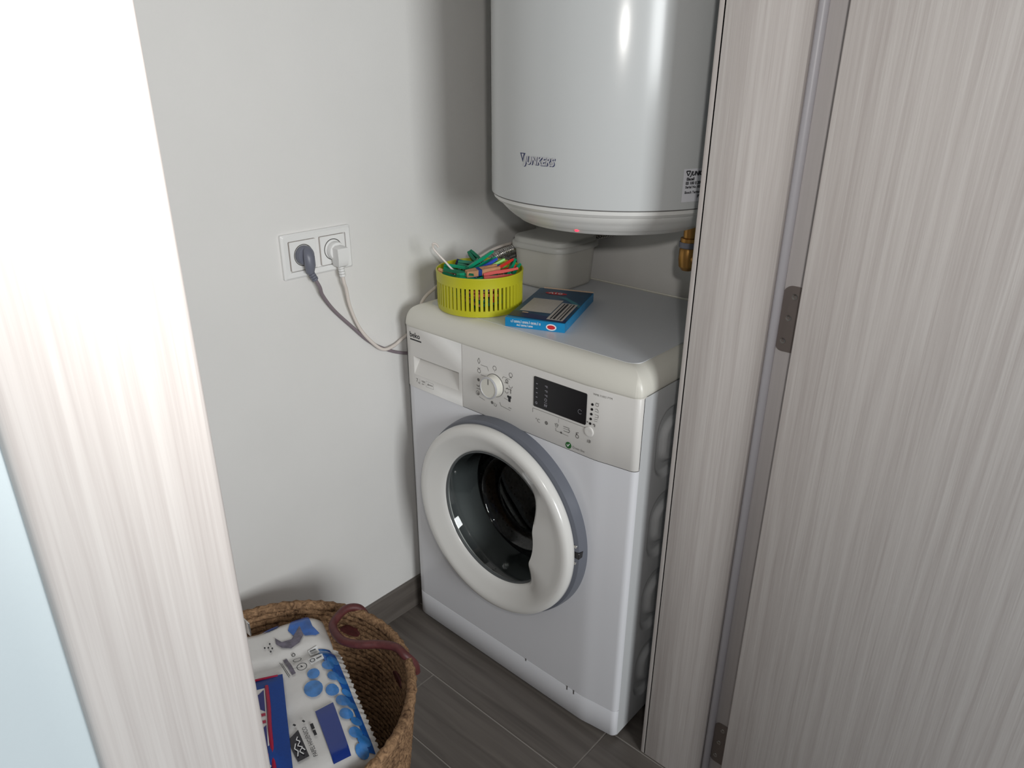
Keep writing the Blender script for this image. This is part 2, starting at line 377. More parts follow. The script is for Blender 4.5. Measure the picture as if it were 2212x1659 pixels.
# detergent drawer with its finger pocket
DY = -.0018; px0, px1, pz0, pz1 = .029, .170, .6885, .7305
LP = [(x, y + DY) for x, y in PR if x <= .0221] + [(px0, DY)]
dz0, dz1 = FB, SEAM - .0012
dv = merge(loft([[(x, y, z) for x, y in LP] for z in (dz0, pz0, pz1, dz1)], False),
           ([(px0, DY, dz0), (.179, DY, dz0), (.179, DY, pz0), (px0, DY, pz0), (px0, DY, pz1), (.179, DY, pz1), (.179, DY, dz1), (px0, DY, dz1), (px1, DY, pz0), (px1, DY, pz1)],
            [(0, 1, 2, 8, 3), (4, 9, 5, 6, 7), (8, 2, 5, 9)]),
           ([(.179, DY, dz0), (.179, .012, dz0), (.179, .012, dz1), (.179, DY, dz1)], [(0, 1, 2, 3)]),
           ([(px0, DY, pz1), (px1, DY, pz1), (px1, .026, pz1 + .003), (px0, .026, pz1 + .003), (px1, DY, pz0), (px0, DY, pz0)], [(0, 1, 2, 3), (3, 2, 4, 5), (0, 3, 5), (1, 4, 2)]))
drw = obj('detergent_drawer', dv, M['fascia'], WM, angle=25)
# fascia printing ---------------------------------------------------
FM = lambda u, v, d=0: (u, yb(u) - .0018 - .0004 - d, v)
def decal(name, shapes, m, par, fm=FM, d=0): return obj(name, merge(*[s if isinstance(s, tuple) and len(s) == 2 and s[1] and isinstance(s[1][0], tuple) and isinstance(s[0][0], Vector) else flat(s, fm, d) for s in shapes]), m, par, smooth=False)
T = lambda s, size, u, v, **k: textvf(text2(s, size, u, v, **k), FM)
decal('brand_lettering', [T('beko', .0165, .0195, .7745, bold=.0003), [[(.0205, .7675), (.0565, .7675), (.0565, .7705), (.0205, .7705)]]], M['printdark'], drw)
decal('rating_print', [T('7', .0125, .0335, .6712), T('kg', .005, .0402, .6695), T('1000', .0062, .0505, .6752), T('rpm', .0055, .0515, .6698), T('A+++', .0072, .0705, .6726, bold=.0002),
      stroke([(.046, .668), (.046, .681)], .0005) + stroke([(.066, .668), (.09, .668), (.09, .681), (.066, .681), (.066, .668)], .0004)], M['print'], drw)
W_ = .0010
decal('dial_symbols', [
    stroke([(.229, .7665), (.2255, .772), (.229, .779), (.2325, .772), (.229, .7665)], W_) + stroke([(.234, .7655), (.252, .7655), (.2555, .7575)], .0008) +
    ring2(.229, .751, .0042, W_) + stroke([(.2255, .758), (.229, .7555), (.2325, .758)], W_) + stroke([(.234, .744), (.2475, .744)], .0008) +
    ring2(.227, .731, .0022, .003) + stroke([(.232, .726), (.241, .726)], .0008) +
    stroke([(.2215, .7185), (.226, .716), (.23, .7185)], .0018) + stroke([(.2215, .711), (.232, .711)], W_) +
    ring2(.2245, .701, .0046, W_) + ring2(.2255, .700, .0018, .0016) + stroke([(.2285, .694), (.2445, .6905)], .0008) +
    ring2(.272, .7685, .0045, W_) + stroke([(.272, .7625), (.272, .7605)], .001) +
    ring2(.3145, .766, .0043, W_) + stroke([(.3115, .7605), (.3175, .7605)], .0012) + stroke([(.2925, .7525), (.2955, .7575), (.313, .7555)], .0008) +
    ring2(.3045, .7505, .003, .0016) + stroke([(.299, .746), (.308, .746)], .0014) + ring2(.3145, .743, .0045, W_, a0=PI, a1=2 * PI) +
    stroke([(.302, .733), (.306, .736), (.3095, .733)], .0018) + stroke([(.311, .735), (.3165, .735)], .0016) + stroke([(.3145, .735), (.3145, .7265)], .002) + ring2(.304, .729, .0042, W_, a0=PI, a1=2 * PI) +
    stroke([(.297, .7125), (.307, .7105)], .0008) + ring2(.2645, .692, .0022, .0028) + stroke([(.2695, .6935), (.2705, .6875), (.2755, .6865), (.2775, .692)], W_) + stroke([(.2735, .69), (.2735, .6935)], .0008) +
    stroke([(.2855, .6995), (.289, .6925), (.314, .690)], .0009) + stroke([(.309, .6945), (.3115, .6955), (.3165, .6945)], .0012)], M['print'], fas)
decal('shirt_symbol', [[[(.3065, .7215), (.3095, .7205), (.3125, .7205), (.3155, .7215), (.3165, .7165), (.3145, .716), (.3142, .708), (.3085, .708), (.308, .716), (.3055, .7165)]]], M['printdark'], fas)
knob = obj('program_knob', lathe([(.0235, 0), (.0235, -.0015), (.0222, -.003), (.0218, -.017), (.0205, -.0195), (.019, -.0185)], (.2715, -.0018, .7315), 'y', 48, False, True), M['ivory'], WM, angle=30)
obj('knob_rim', lathe([(.0243, 0), (.0243, -.0012), (.0228, -.0012)], (.2715, -.0018, .7315), 'y', 48), M['gap'], knob)
obj('knob_face_ring', lathe([(.0222, -.0165), (.0224, -.0187), (.0206, -.0202), (.0196, -.0192)], (.2715, -.0018, .7315), 'y', 48), M['silver'], knob)
obj('knob_pointer', flat(stroke([(.2715, .7385), (.2715, .7502)], .0015), lambda u, v, d: (u, -.0209, v)), M['printdark'], knob, smooth=False)
# display and keys
dsp = obj('display', slab2(rrect(.3735, .4965, .7198, .7815, .0028), lambda u, v, d: (u, -.0015 - d, v), .0015), M['display'], WM, angle=30)
DM = lambda u, v, d=0: (u, -.0034, v)
seg = []
for i, z in enumerate((.767, .7575, .7485, .7395, .7305)): seg += stroke([(.3795, z + .001), (.3835, z + .001)], .0016) if i < 4 else ring2(.381, z - .002, .002, .0016)
for i, z in enumerate((.768, .7585, .7495)): seg += stroke([(.401, z + .0012), (.4075, z + .0012)], .0014) + stroke([(.4035, z - .0012), (.4078, z - .0012)], .0010)
seg += ring2(.4035, .741, .0026, .0012) + stroke([(.4, .735), (.407, .735)], .0009) + stroke([(.4005, .7265), (.4015, .7325), (.4055, .7265), (.4065, .7325)], .0014) + ring2(.483, .7425, .0042, .0007, a0=.5, a1=5.6)
obj('display_symbols', flat(seg, DM), M['printwhite'], dsp, smooth=False)
decal('key_strip_lines', [stroke([(.3715, .7055), (.3715, .7145), (.4955, .7145), (.4955, .7055)], .0008) + stroke([(.4345, .704), (.4345, .7125)], .0005)], M['print'], fas)
decal('key_symbols', [T('°C', .0105, .3785, .6885), ring2(.4055, .6935, .0026, .0026) + stroke([(.426, .7), (.4285, .6935), (.432, .6935), (.4345, .7)], .0009) + ring2(.4305, .699, .002, .0008) + stroke([(.4285, .691), (.4285, .6855), (.4585, .684)], .0008) +
      ring2(.4415, .6855, .0014, .002) + stroke([(.446, .7005), (.4605, .7005)], .0012) + stroke([(.446, .6965), (.4605, .6965)], .0008) + ring2(.4575, .6945, .0034, .0012, a0=-1.6, a1=1.6) + stroke([(.447, .6915), (.4585, .6915)], .0012) +
      ring2(.4785, .6905, .0034, .0014) + stroke([(.4755, .697), (.4815, .699)], .0014) + ring2(.477, .695, .001, .0016),
      stroke([(.502, .6925), (.502, .6865)], .0013) + stroke([(.5055, .6935), (.5055, .6865)], .0018) + stroke([(.508, .693), (.508, .6875)], .0014)], M['print'], fas)
for x, z in ((.5085, .7645), (.508, .7548), (.5073, .7452), (.5065, .7355), (.5058, .726)):
    obj('indicator_lamp', lathe([(.0026, 0), (.0024, -.0008)], (x, yb(x) - .0018, z), 'y', 16, False, True), M['black'], fas)
decal('indicator_symbols', [ring2(.5185, .7665, .003, .0008) + stroke([(.5155, .77), (.5225, .77)], .0008) + stroke([(.515, .7575), (.519, .759), (.522, .7545)], .0009) + stroke([(.515, .7535), (.5225, .7525)], .0009) +
      stroke([(.515, .747), (.522, .747), (.522, .742), (.515, .742)], .0008) + stroke([(.514, .7375), (.5215, .7385)], .0008) + stroke([(.514, .734), (.521, .7345)], .0007) +
      stroke([(.5115, .7265), (.516, .7275), (.5155, .7225)], .0022) + stroke([(.4985, .7275), (.501, .7275)], .003)], M['print'], fas)
but = obj('start_button', lathe([(.0100, 0), (.0100, -.0008), (.0092, -.0022), (.0078, -.0026), (.004, -.0022)], (.5045, -.0018, .7095), 'y', 32, False, True), M['fascia'], WM)
decal('model_print', [T('WMB 71032 PTM', .0052, .509, .7838)], M['print'], fas)
grn = obj('green_badge', lathe([(.0066, 0), (.0066, -.0006)], (.4595, -.0019, .6655), 'y', 24, False, True), M['green'], fas)
obj('leaf_mark', flat(stroke([(.4565, .6672), (.4585, .663), (.4625, .6695)], .0016), lambda u, v, d: (u, -.003, v)), M['white'], grn, smooth=False)
decal('badge_lettering', [T('Green line', .0066, .4685, .6632)], M['print'], fas)
# door: grey bezel, white ring, glass bowl, rubber and drum behind
C3 = (DC[0], 0, DC[1])
bez = obj('porthole_bezel', lathe([(.2205, .0), (.2195, -.012), (.217, -.0225), (.2135, -.0245), (.196, -.0245), (.186, -.006), (.183, .01)], C3, 'y', 128), M['greyring'], WM)
ls = obj('latch_slot', boxvf(.488, .5128, -.0260, -.010, .4455, .4595, .0006, 1), M['black'], bez)
for zz in (.4715, .4335): obj('screw', lathe([(.0036, -.024), (.0034, -.0262), (.0018, -.0258)], (.5035, 0, zz), 'y', 16, False, True), M['screw'], bez)
def handy(prof):
    loops = []
    for i, (r, h) in enumerate(prof):
        l = []
        for j in range(160):
            a = 2 * PI * j / 160; t = (a + PI) % (2 * PI) - PI; w = sst(math.radians(50), math.radians(10), t) * sst(math.radians(-52), math.radians(-22), t)
            k = sst(.195, .150, r); rr = r - .036 * w * k; hh = h
            if i >= 8: hh = h + (min(h, -.0485 + .0012 * (i - 8)) - h) * w * (1 if i < 13 else .5 if i == 13 else 0)
            l.append(Vector((rr * math.cos(a), hh, rr * math.sin(a))) + Vector(C3))
        loops.append(l)
    return loft(loops)
door = obj('door', handy([(.200, -.024), (.2085, -.0255), (.2115, -.030), (.2115, -.037), (.2098, -.0445), (.206, -.0488), (.200, -.0505), (.193, -.0502), (.187, -.0478), (.180, -.0440), (.170, -.0390), (.160, -.0342), (.154, -.0305), (.1505, -.0265), (.149, -.022), (.15, -.016)]), M['doorwhite'], WM, angle=50)
bowl = [(.152, -.020), (.149, -.024), (.146, -.020), (.138, .0), (.130, .03), (.124, .058), (.112, .070), (.08, .076), (.03, .078)]
gm = bpy.data.materials.new('door_glass'); gm.use_nodes = True; gt = gm.node_tree; gt.nodes.remove(gt.nodes['Principled BSDF'])
g1, g2, g3, g4 = [gt.nodes.new(k) for k in ('ShaderNodeBsdfTransparent', 'ShaderNodeBsdfGlossy', 'ShaderNodeFresnel', 'ShaderNodeMixShader')]
g1.inputs[0].default_value = (.82, .85, .84, 1); g2.inputs['Roughness'].default_value = .02; g3.inputs[0].default_value = 1.6
gt.links.new(g3.outputs[0], g4.inputs[0]); gt.links.new(g1.outputs[0], g4.inputs[1]); gt.links.new(g2.outputs[0], g4.inputs[2]); gt.links.new(g4.outputs[0], gt.nodes['Material Output'].inputs[0])
obj('glass_bowl', lathe(bowl, C3, 'y', 96, False, True), gm, door)
obj('glass_rim', lathe([(.1505, -.0215), (.1495, -.0262), (.1462, -.0262), (.1458, -.0215)], C3, 'y', 96), M['rubber'], door)
obj('door_gasket', lathe([(.186, .004), (.172, .008), (.160, .02), (.150, .045), (.146, .07), (.156, .082), (.165, .085)], C3, 'y', 96), M['rubber'], WM)
drum = obj('drum', lathe([(.165, .086), (.2, .09), (.215, .10), (.215, .36), (.2, .375), (.03, .365)], C3, 'y', 96, False, True), M['steel'], WM)
for k in range(3):
    a = 2 * PI * k / 3 + .6; c, s = math.cos(a), math.sin(a)
    obj('drum_paddle', tube([(DC[0] + .19 * c, .13, DC[1] + .19 * s), (DC[0] + .19 * c, .33, DC[1] + .19 * s)], .024, 12, 0), M['steel'], drum)
hv = []
for ia in range(72):
    for ib in range(7):
        a = 2 * PI * (ia + .5 * (ib % 2)) / 72; h = .12 + ib * .036; c, s = math.cos(a), math.sin(a)
        p = Vector((DC[0] + .2142 * c, h, DC[1] + .2142 * s)); e = Vector((-s, 0, c)); y = Vector((0, 1, 0))
        hv.append(([p + (e * math.cos(t) + y * math.sin(t)) * .0032 for t in [PI / 3 * q for q in range(6)]], [tuple(range(6))]))
dh = obj('drum_holes', merge(*hv), M['dark'], drum, smooth=False); dh['kind'] = 'stuff'
# lid
def lid_loop(d, z):
    r = max(.016 - d, .0025); out = []
    for x, y in rrect(0 + d, .6 - d, -.004 + d, .4445, r, 5):
        out.append((x, y + yb(min(x + d, .6)) * max(0, 1 - d / .04) * max(0, 1 - (y + .004 - d) / .03) + 0, z))
    # resample the straight front so the bend shows
    res = []
    for i, p in enumerate(out):
        res.append(p); q = out[(i + 1) % len(out)]
        for k in range(1, 13):
            t = k / 13; x, y, = p[0] + (q[0] - p[0]) * t, p[1] + (q[1] - p[1]) * t
            if abs(p[1] - q[1]) < .02 and p[1] < .1 and abs(q[0] - p[0]) > .2: y = -.004 + d + yb(min(x + d, .6)) * max(0, 1 - d / .04)
            res.append((x, y, z))
    return res
LH = .047; lv = [(.004, SEAM - .004), (.0006, SEAM + .0005), (0, SEAM + .003)]
for k in range(1, 15): t = k / 14 * PI / 2; lv.append((.040 * (1 - math.cos(t)), SEAM + .003 + (LH - .003) * math.sin(t)))
lid = obj('lid', loft([lid_loop(d, z) for d, z in lv], True, False, True), M['ivory'], WM, angle=60)
obj('top_board', slab2(rrect(.042, .570, .034, .430, .022), lambda u, v, d: (u, v, SEAM + LH - .001 + d), .0014), M['board'], lid, angle=30)
obj('rear_lip', tube([(.03, .4405, SEAM + LH - .0005), (.57, .4405, SEAM + LH - .0005)], .0028, 8, 0), M['ivory'], lid)
for x, y in ((.05, .06), (.55, .06), (.05, .39), (.55, .39)):
    obj('foot', lathe([(.018, 0), (.02, .002), (.02, .012), (.008, .013), (.008, .02)], (x, y, 0), 'z', 20, True, True), M['black'], WM)
ZL = SEAM + LH + .0004   # top of the machine

# ================================================================ WATER HEATER
HC = (.371, .223); HRAD = .23
WH = thing('water_heater', (HC[0], HC[1], 1.04), 'pale grey cylindrical electric water heater hanging above the washing machine', 'water heater')
hp = lambda r, z: (r, z)
obj('tank_shell', lathe([(.227, 1.0955), (.2296, 1.0965), (.23, 1.099), (.23, 2.02), (.22, 2.05), (.1, 2.07)], (HC[0], HC[1], 0), 'z', 128, False, True), M['heater'], WH)
cap = obj('bottom_cap', lathe([(.2275, 1.096), (.2268, 1.0955), (.2255, 1.088), (.2205, 1.083), (.2145, 1.0815), (.2125, 1.0775), (.205, 1.0695), (.2035, 1.0685), (.2, 1.0645), (.189, 1.0555), (.1875, 1.0545), (.181, 1.0515), (.1775, 1.0475), (.173, 1.0455), (.165, 1.0475), (.12, 1.046), (.04, 1.045)], (HC[0], HC[1], 0), 'z', 128, False, True), M['heatercap'], WH, angle=28)
obj('cap_joint', lathe([(.2285, 1.0962), (.2285, 1.0946), (.226, 1.0946)], (HC[0], HC[1], 0), 'z', 96), M['gap'], cap)
la = math.radians(-74.0); lr = .1815
obj('power_lamp', lathe([(.0034, .002), (.0034, -.001), (.002, -.0022)], (HC[0] + lr * math.cos(la), HC[1] + lr * math.sin(la), 1.0520), 'z', 16, False, True), M['led'], WH)
for side, a in ((0, -14), (1, -110)):
    if side: continue
hm = lambda R: (lambda u, v, d=0: (HC[0] + (R + d) * math.cos(u / R), HC[1] + (R + d) * math.sin(u / R), v))
HMp = hm(.2304); U = lambda deg: math.radians(deg) * .2304
b0 = U(-98.6)
lg = obj('brand_triangle', flat([[(b0 - .001, 1.1785), (b0 + .0125, 1.1785), (b0 + .0085, 1.1725), (b0 + .006, 1.1635)]], HMp), M['navy'], WH, smooth=False)
obj('brand_triangle_mark', flat([[(b0 + .003, 1.1772), (b0 + .0085, 1.1772), (b0 + .006, 1.1695)]], HMp, .0004), M['silver'], lg, smooth=False)
obj('brand_shadow', textvf(text2('JUNKERS', .0178, b0 + .0116, 1.1612, bold=.0006, shear=.22, sx=.88), HMp, .0), M['navy'], WH, smooth=False)
obj('brand_lettering', textvf(text2('JUNKERS', .0178, b0 + .0106, 1.1622, bold=.0006, shear=.22, sx=.88), HMp, .0008), M['silver'], WH, smooth=False)
s0 = U(-26.6)
st = obj('rating_sticker', merge(*[flat([[(s0 + i * .01, 1.1085), (s0 + (i + 1) * .01, 1.1085), (s0 + (i + 1) * .01, 1.161), (s0 + i * .01, 1.161)]], HMp, .0003) for i in range(9)]), M['sticker'], WH)
hT = lambda s, z, t, u=.004, **k: textvf(text2(t, s, s0 + u, z, **k), HMp, .0009)
obj('sticker_lettering', merge(hT(.0092, 1.1505, 'JUNKERS', .013, bold=.0005, shear=.25), hT(.0062, 1.143, 'Elacell', .006, bold=.0003), hT(.0062, 1.1365, 'ES 100 5 2000W BO', .005, bold=.0003), hT(.0056, 1.1305, 'Serial No. 8200 - 013', .005, bold=.0002),
    hT(.0056, 1.122, 'Bosch Termotecnologia', .0045, bold=.0002), hT(.0066, 1.1145, 'PT', .031, bold=.0003),
    flat(stroke([(s0 + .0045, 1.1575), (s0 + .0125, 1.1575), (s0 + .0085, 1.1502), (s0 + .0045, 1.1575)], .0018), HMp, .0009)), M['printdark'], st, smooth=False)
obj('wall_bracket', boxvf(.30, .44, .44, YB - .0005, 1.6, 1.66, .003, 1), M['hinge'], WH)
obj('lower_bracket', boxvf(.33, .41, .448, YB - .0005, 1.2, 1.23, .003, 1), M['hinge'], WH)
# brass safety valve below the right inlet
vx, vy = .534, .243
obj('inlet_valve', merge(lathe([(.012, 1.056), (.012, 1.026), (.0165, 1.025), (.0165, 1.012), (.0125, 1.011)], (vx, vy, 0), 'z', 20, True, True),), M['brass'], WH, angle=30)
obj('valve_collar', lathe([(.0178, 1.018), (.0185, 1.016), (.0185, 1.009), (.0165, 1.007)], (vx, vy, 0), 'z', 20, True, True), M['pgrey'], WH, angle=30)
obj('valve_body', merge(lathe([(.0145, 1.008), (.0168, 1.004), (.0172, .985), (.0155, .972), (.010, .965)], (vx, vy, 0), 'z', 24, True, True), tube([(vx, vy, .988), (vx + .035, vy - .005, .99)], .01, 14, 0)), M['brass'], WH, angle=30)

# ================================================================ PIPES AND CABLES BEHIND THE MACHINE
def flex(name, pts, label):
    P = spline(pts, 60); n = len(P); V = tube(P, .0108, 12, 0, rf=lambda t: 1 + .11 * math.sin(t * n * 2 * PI / 3.2))
    return tag(obj(name, V, M['chrome'], angle=80), label, 'hose')
flex('water_hose', [(-.024, .16, .72), (-.02, .25, .855), (-.006, .305, .894), (.018, .385, .912), (.07, .43, .948), (.16, .462, .985), (.25, .42, 1.02), (.28, .34, 1.043)], 'upper corrugated metal hose rising from the wall behind the peg basket')
flex('water_hose', [(-.024, .22, .68), (-.018, .295, .83), (-.004, .345, .872), (.024, .40, .888), (.075, .462, .91), (.2, .47, .955), (.36, .44, 1.01), (.42, .36, 1.043)], 'lower corrugated metal hose leaving under the milky tub')
tag(obj('heater_cable', tube([(-.034, .10, .72), (-.028, .074, .80), (-.02, .076, .832), (-.019, .12, .855), (-.02, .2, .882), (-.018, .264, .899), (-.012, .313, .912), (.006, .378, .922), (.06, .45, .955), (.15, .468, 1.0), (.24, .40, 1.046)], .0034, 8, 10), M['cwhite']),
    'thin white cable arching up behind the yellow-green peg basket', 'cable')

# ================================================================ WALL SOCKET, PLUGS
OX = XW
SK = thing('wall_socket', (OX, -.175, .98), 'white double wall socket plate on the left wall', 'socket')
WMp = lambda u, v, d=0: (OX + d, u, v)
fr = loft([[WMp(u, v, 0) for u, v in rrect(-.2535, -.097, .9365, 1.0222, .003, 4)], [WMp(u, v, .006) for u, v in rrect(-.2535, -.097, .9365, 1.0222, .003, 4)],
           [WMp(u, v, .0095) for u, v in rrect(-.2495, -.101, .9405, 1.0182, .003, 4)], [WMp(u, v, .0085) for u, v in rrect(-.2405, -.11, .950, 1.009, .002, 4)], [WMp(u, v, .004) for u, v in rrect(-.2405, -.11, .950, 1.009, .002, 4)]], True, False, True)
obj('cover_frame', fr, M['pwhite'], SK, angle=30)
for yc, zc in ((-.2085, .9795), (-.141, .9795)):
    ins = obj('socket_insert', merge(slab2(rrect(yc - .0285, yc + .0285, zc - .0275, zc + .0275, .002), lambda u, v, d: WMp(u, v, .005 + d), .0032)), M['pwhite'], SK, angle=30)
    obj('insert_joint', slab2(rrect(yc - .0292, yc + .0292, zc - .0282, zc + .0282, .002), lambda u, v, d: WMp(u, v, .0045 + d), .0028), M['labelgrey'], ins)
    obj('socket_well', lathe([(.0212, .0081), (.0208, .0088), (.0196, .0088), (.0192, .0076)], (OX, yc, zc), 'x', 40, False, True), M['gap'], ins)
def plug(name, yc, zc, m, mc, label, cable, boxy, clabel):
    p = thing(name, (OX + .009, yc, zc), label, 'plug')
    obj('plug_face', lathe([(.0188, .0085), (.0188, .014), (.017, .0185), (.010, .0195)], (OX, yc, zc), 'x', 36, False, True), m, p)
    e = cable[0]
    if boxy:
        obj('grip', loft([[(OX + .015 + dx, yc + a * w, zc + b) for a, dx in ((-1, 0), (-1, h), (1, h), (1, 0))] for b, w, h in ((.012, .006, .012), (.008, .0125, .021), (-.012, .0125, .022), (-.026, .0115, .019), (-.030, .007, .014))], True, True, True), m, p, angle=50)
    else:
        obj('grip', loft([[(OX + .017 + h * (.5 + .5 * math.cos(t)) , yc + w * math.sin(t), zc + b) for t in [2 * PI * k / 16 for k in range(16)]] for b, w, h in ((.016, .004, .004), (.012, .0085, .012), (0, .0112, .018), (-.018, .0108, .019), (-.031, .0082, .015))], True, True, True), m, p, angle=50)
    s = Vector((OX + .0225, yc + .001, zc - .029)); q = Vector(cable[1]); dirv = (q - s).normalized()
    rings = [lathe([(.0062, 0), (.0066, -.001), (.0066, -.0036), (.0062, -.0046), (.0052, -.0052)], (0, 0, 0), 'z', 14, True, True) for _ in range(4)]
    rot = Vector((0, 0, -1)).rotation_difference(dirv).to_matrix(); V = []
    obj('strain_relief', merge(*[([rot @ v + s + dirv * (.0055 * k) for v in r[0]], r[1]) for k, r in enumerate(rings)]), m, p, angle=30)
    c = obj('power_cord', tube([s + dirv * .004] + [Vector(x) for x in cable[1:]], .0036, 10, 10), mc, p); c['label'] = clabel
    return p
plug('power_plug', -.2085, .9795, M['pgrey'], M['cgrey'], 'grey plug in the left half of the wall socket', [0, (-.019, -.190, .917), (-.026, -.180, .895), (-.033, -.153, .857), (-.034, -.112, .811), (-.034, -.068, .765), (-.034, -.02, .733), (-.034, .03, .712), (-.034, .12, .69)], False, 'long grey-mauve cord running behind the washing machine')
plug('power_plug', -.138, .9765, M['pwhite'], M['cwhite'], 'white plug in the right half of the wall socket', [0, (-.017, -.134, .915), (-.02, -.128, .898), (-.026, -.118, .857), (-.029, -.097, .806), (-.028, -.069, .767), (-.027, -.040, .742), (-.030, -.008, .741), (-.033, .018, .749), (-.034, .06, .765)], True, 'looping cream-white cord crossing in front of the grey one')

# ================================================================ THINGS ON THE MACHINE
# --- slotted peg basket
BC = (.1345, .100); BR = .0905
PB = thing('peg_basket', (BC[0], BC[1], ZL), 'round yellow-green slotted plastic basket holding pegs on the washing machine', 'basket')
B3 = (BC[0], BC[1], ZL)
obj('base', lathe([(.084, .0), (.0885, .0008), (.0895, .004), (.0895, .013), (.0865, .0135), (.0865, .004), (.08, .003)], B3, 'z', 72, True, True), M['lime'], PB)
obj('top_band', lathe([(.0878, .0595), (.0905, .0595), (.0912, .078), (.0918, .0795), (.0912, .081), (.0888, .081), (.0882, .0795), (.0878, .0595)], B3, 'z', 72), M['lime'], PB)
NS = 58; sm = None
for k in range(NS):
    a = 2 * PI * k / NS
    if sm is None:
        sm = bpy.data.meshes.new('slat'); V, F = boxvf(.0868, .0899, -.0029, .0029, .0115, .0615); sm.from_pydata([tuple(v) for v in V], [], F); sm.materials.append(M['lime'])
    o = bpy.data.objects.new('slat', sm); COL.objects.link(o); o.parent = PB; o.rotation_euler = (0, 0, a)   # basket frame: origin at its base
# --- pegs
def peg_parts():
    L, W = .074, .0125; out = []
    for s in (-1, 1):
        prof = [(-.5, .0004, .0055), (-.36, .0004, .0070), (-.12, .0016, .0082), (.0, .0012, .0080), (.2, .0024, .0082), (.5, .0048, .0095)]
        loops = [[(L * t, s * a, -W / 2), (L * t, s * b, -W / 2), (L * t, s * b, W / 2), (L * t, s * a, W / 2)] for t, a, b in prof]
        out.append(loft(loops, True, True, True))
    coil = merge(*[lathe([(.0056, h), (.0062, h + .0006), (.0056, h + .0012), (.005, h + .0006), (.0056, h)], (.0, 0, 0), 'z', 14) for h in (-.0058, -.0044, .0032, .0046)], tube([(0, .0046, -.0052), (-.013, .0066, -.004), (-.013, .0066, .004), (0, .0046, .0052)], .0007, 6, 2))
    return out, coil
PPARTS = peg_parts(); PEGME = {}
def peg(color, a, b, roll, label):
    a, b = Vector(a), Vector(b); d = (b - a).normalized(); c = (a + b) / 2
    if color not in PEGME:
        ms = []
        for i in range(2):
            me = bpy.data.meshes.new('prong'); me.from_pydata([tuple(v) for v in PPARTS[0][i][0]], [], PPARTS[0][i][1]); me.materials.append(PEG[color]); ms.append(me)
        me = bpy.data.meshes.new('spring'); me.from_pydata([tuple(v) for v in PPARTS[1][0]], [], PPARTS[1][1]); me.materials.append(M['pouchblue'] if color == 'wood' else M['hinge']); ms.append(me); PEGME[color] = ms
    o = bpy.data.objects.new('clothes_peg', None); COL.objects.link(o); o.empty_display_size = .01
    z = Vector((0, 0, 1)); y = z.cross(d).normalized(); z = d.cross(y); R3 = Matrix((d, y, z)).transposed() @ Matrix.Rotation(roll, 3, 'X')
    o.matrix_world = Matrix.Translation(c) @ R3.to_4x4(); tag(o, label, 'clothes peg', 'clothes pegs in the basket')
    for nm, me in zip(('prong', 'prong', 'spring'), PEGME[color]):
        p = bpy.data.objects.new(nm, me); COL.objects.link(p); p.parent = o
H = PI / 2
peg('green', (.118, .080, .9225), (.124, .156, .944), 1.2, 'bright green peg lying diagonally on top of the peg pile')
peg('green', (.064, .066, .9235), (.126, .104, .914), 1.35, 'bright green peg lying level beside the white hook')
peg('dgreen', (.066, .142, .939), (.128, .128, .914), .5, 'dark green peg sticking up at the back of the basket')
peg('dgreen', (.076, .097, .927), (.132, .138, .917), 1.2, 'dark green peg below the raised back peg')
peg('blue', (.132, .072, .912), (.150, .136, .934), 1.3, 'bright blue peg under the topmost green peg')
peg('lime', (.122, .096, .908), (.155, .156, .931), 1.4, 'light lime green peg right of the blue peg')
peg('wood', (.148, .048, .926), (.171, .116, .929), .15, 'bare wooden peg with blue band at the front rim')
wp = next(o for o in bpy.data.objects if o.get('label', '').startswith('bare wooden peg with blue band'))
bd = obj('rubber_band', boxvf(-.013, -.004, -.0088, .0088, -.0068, .0068, .001, 1), M['pouchblue']); bd.parent = wp
peg('red', (.160, .096, .915), (.172, .158, .931), 1.2, 'orange-red peg pointing to the back right')
peg('green', (.197, .110, .905), (.178, .164, .930), .9, 'short green peg end at the right rim')
peg('red', (.168, .080, .918), (.204, .138, .922), 1.2, 'dark red peg low along the right front rim')
peg('dgreen', (.090, .047, .920), (.154, .052, .918), 1.3, 'dark green peg low along the left front rim')
peg('navy', (.055, .111, .923), (.112, .148, .902), 1.0, 'navy peg half hidden at the back left rim')
peg('green', (.136, .036, .922), (.150, .106, .906), 1.4, 'green peg end touching the wooden peg')
peg('wood', (.080, .046, .917), (.128, .060, .900), 1.2, 'bare wooden peg low beside the white hook')
fill = ['dgreen', 'blue', 'wood', 'red', 'green', 'orange', 'dgreen', 'navy', 'wood', 'green', 'blue', 'dgreen', 'red', 'green']
for k, cc in enumerate(fill):
    a = k * 2.4; lay = k // 5; r = .030; x, y = BC[0] + r * math.cos(a), BC[1] + r * math.sin(a); t = a + 1.3 + .5 * math.sin(k * 3.1); zz = ZL + .012 + lay * .020 + (k % 5) * .003
    peg(cc, (x - .036 * math.cos(t), y - .036 * math.sin(t), zz), (x + .036 * math.cos(t), y + .036 * math.sin(t), zz + .004), 1.2, 'peg buried in the pile, seen through the slots of the basket')
# --- white hook stuck in the basket
tag(obj('plastic_hook', tube([(.135, .105, .885), (.097, .068, .916), (.080, .050, .942), (.066, .036, .965), (.0655, .034, .973), (.0675, .033, .9775), (.072, .037, .9765), (.0745, .041, .970)], .0022, 8, 8), M['cwhite']),
    'thin white hook-ended rod sticking out of the peg basket', 'hook')
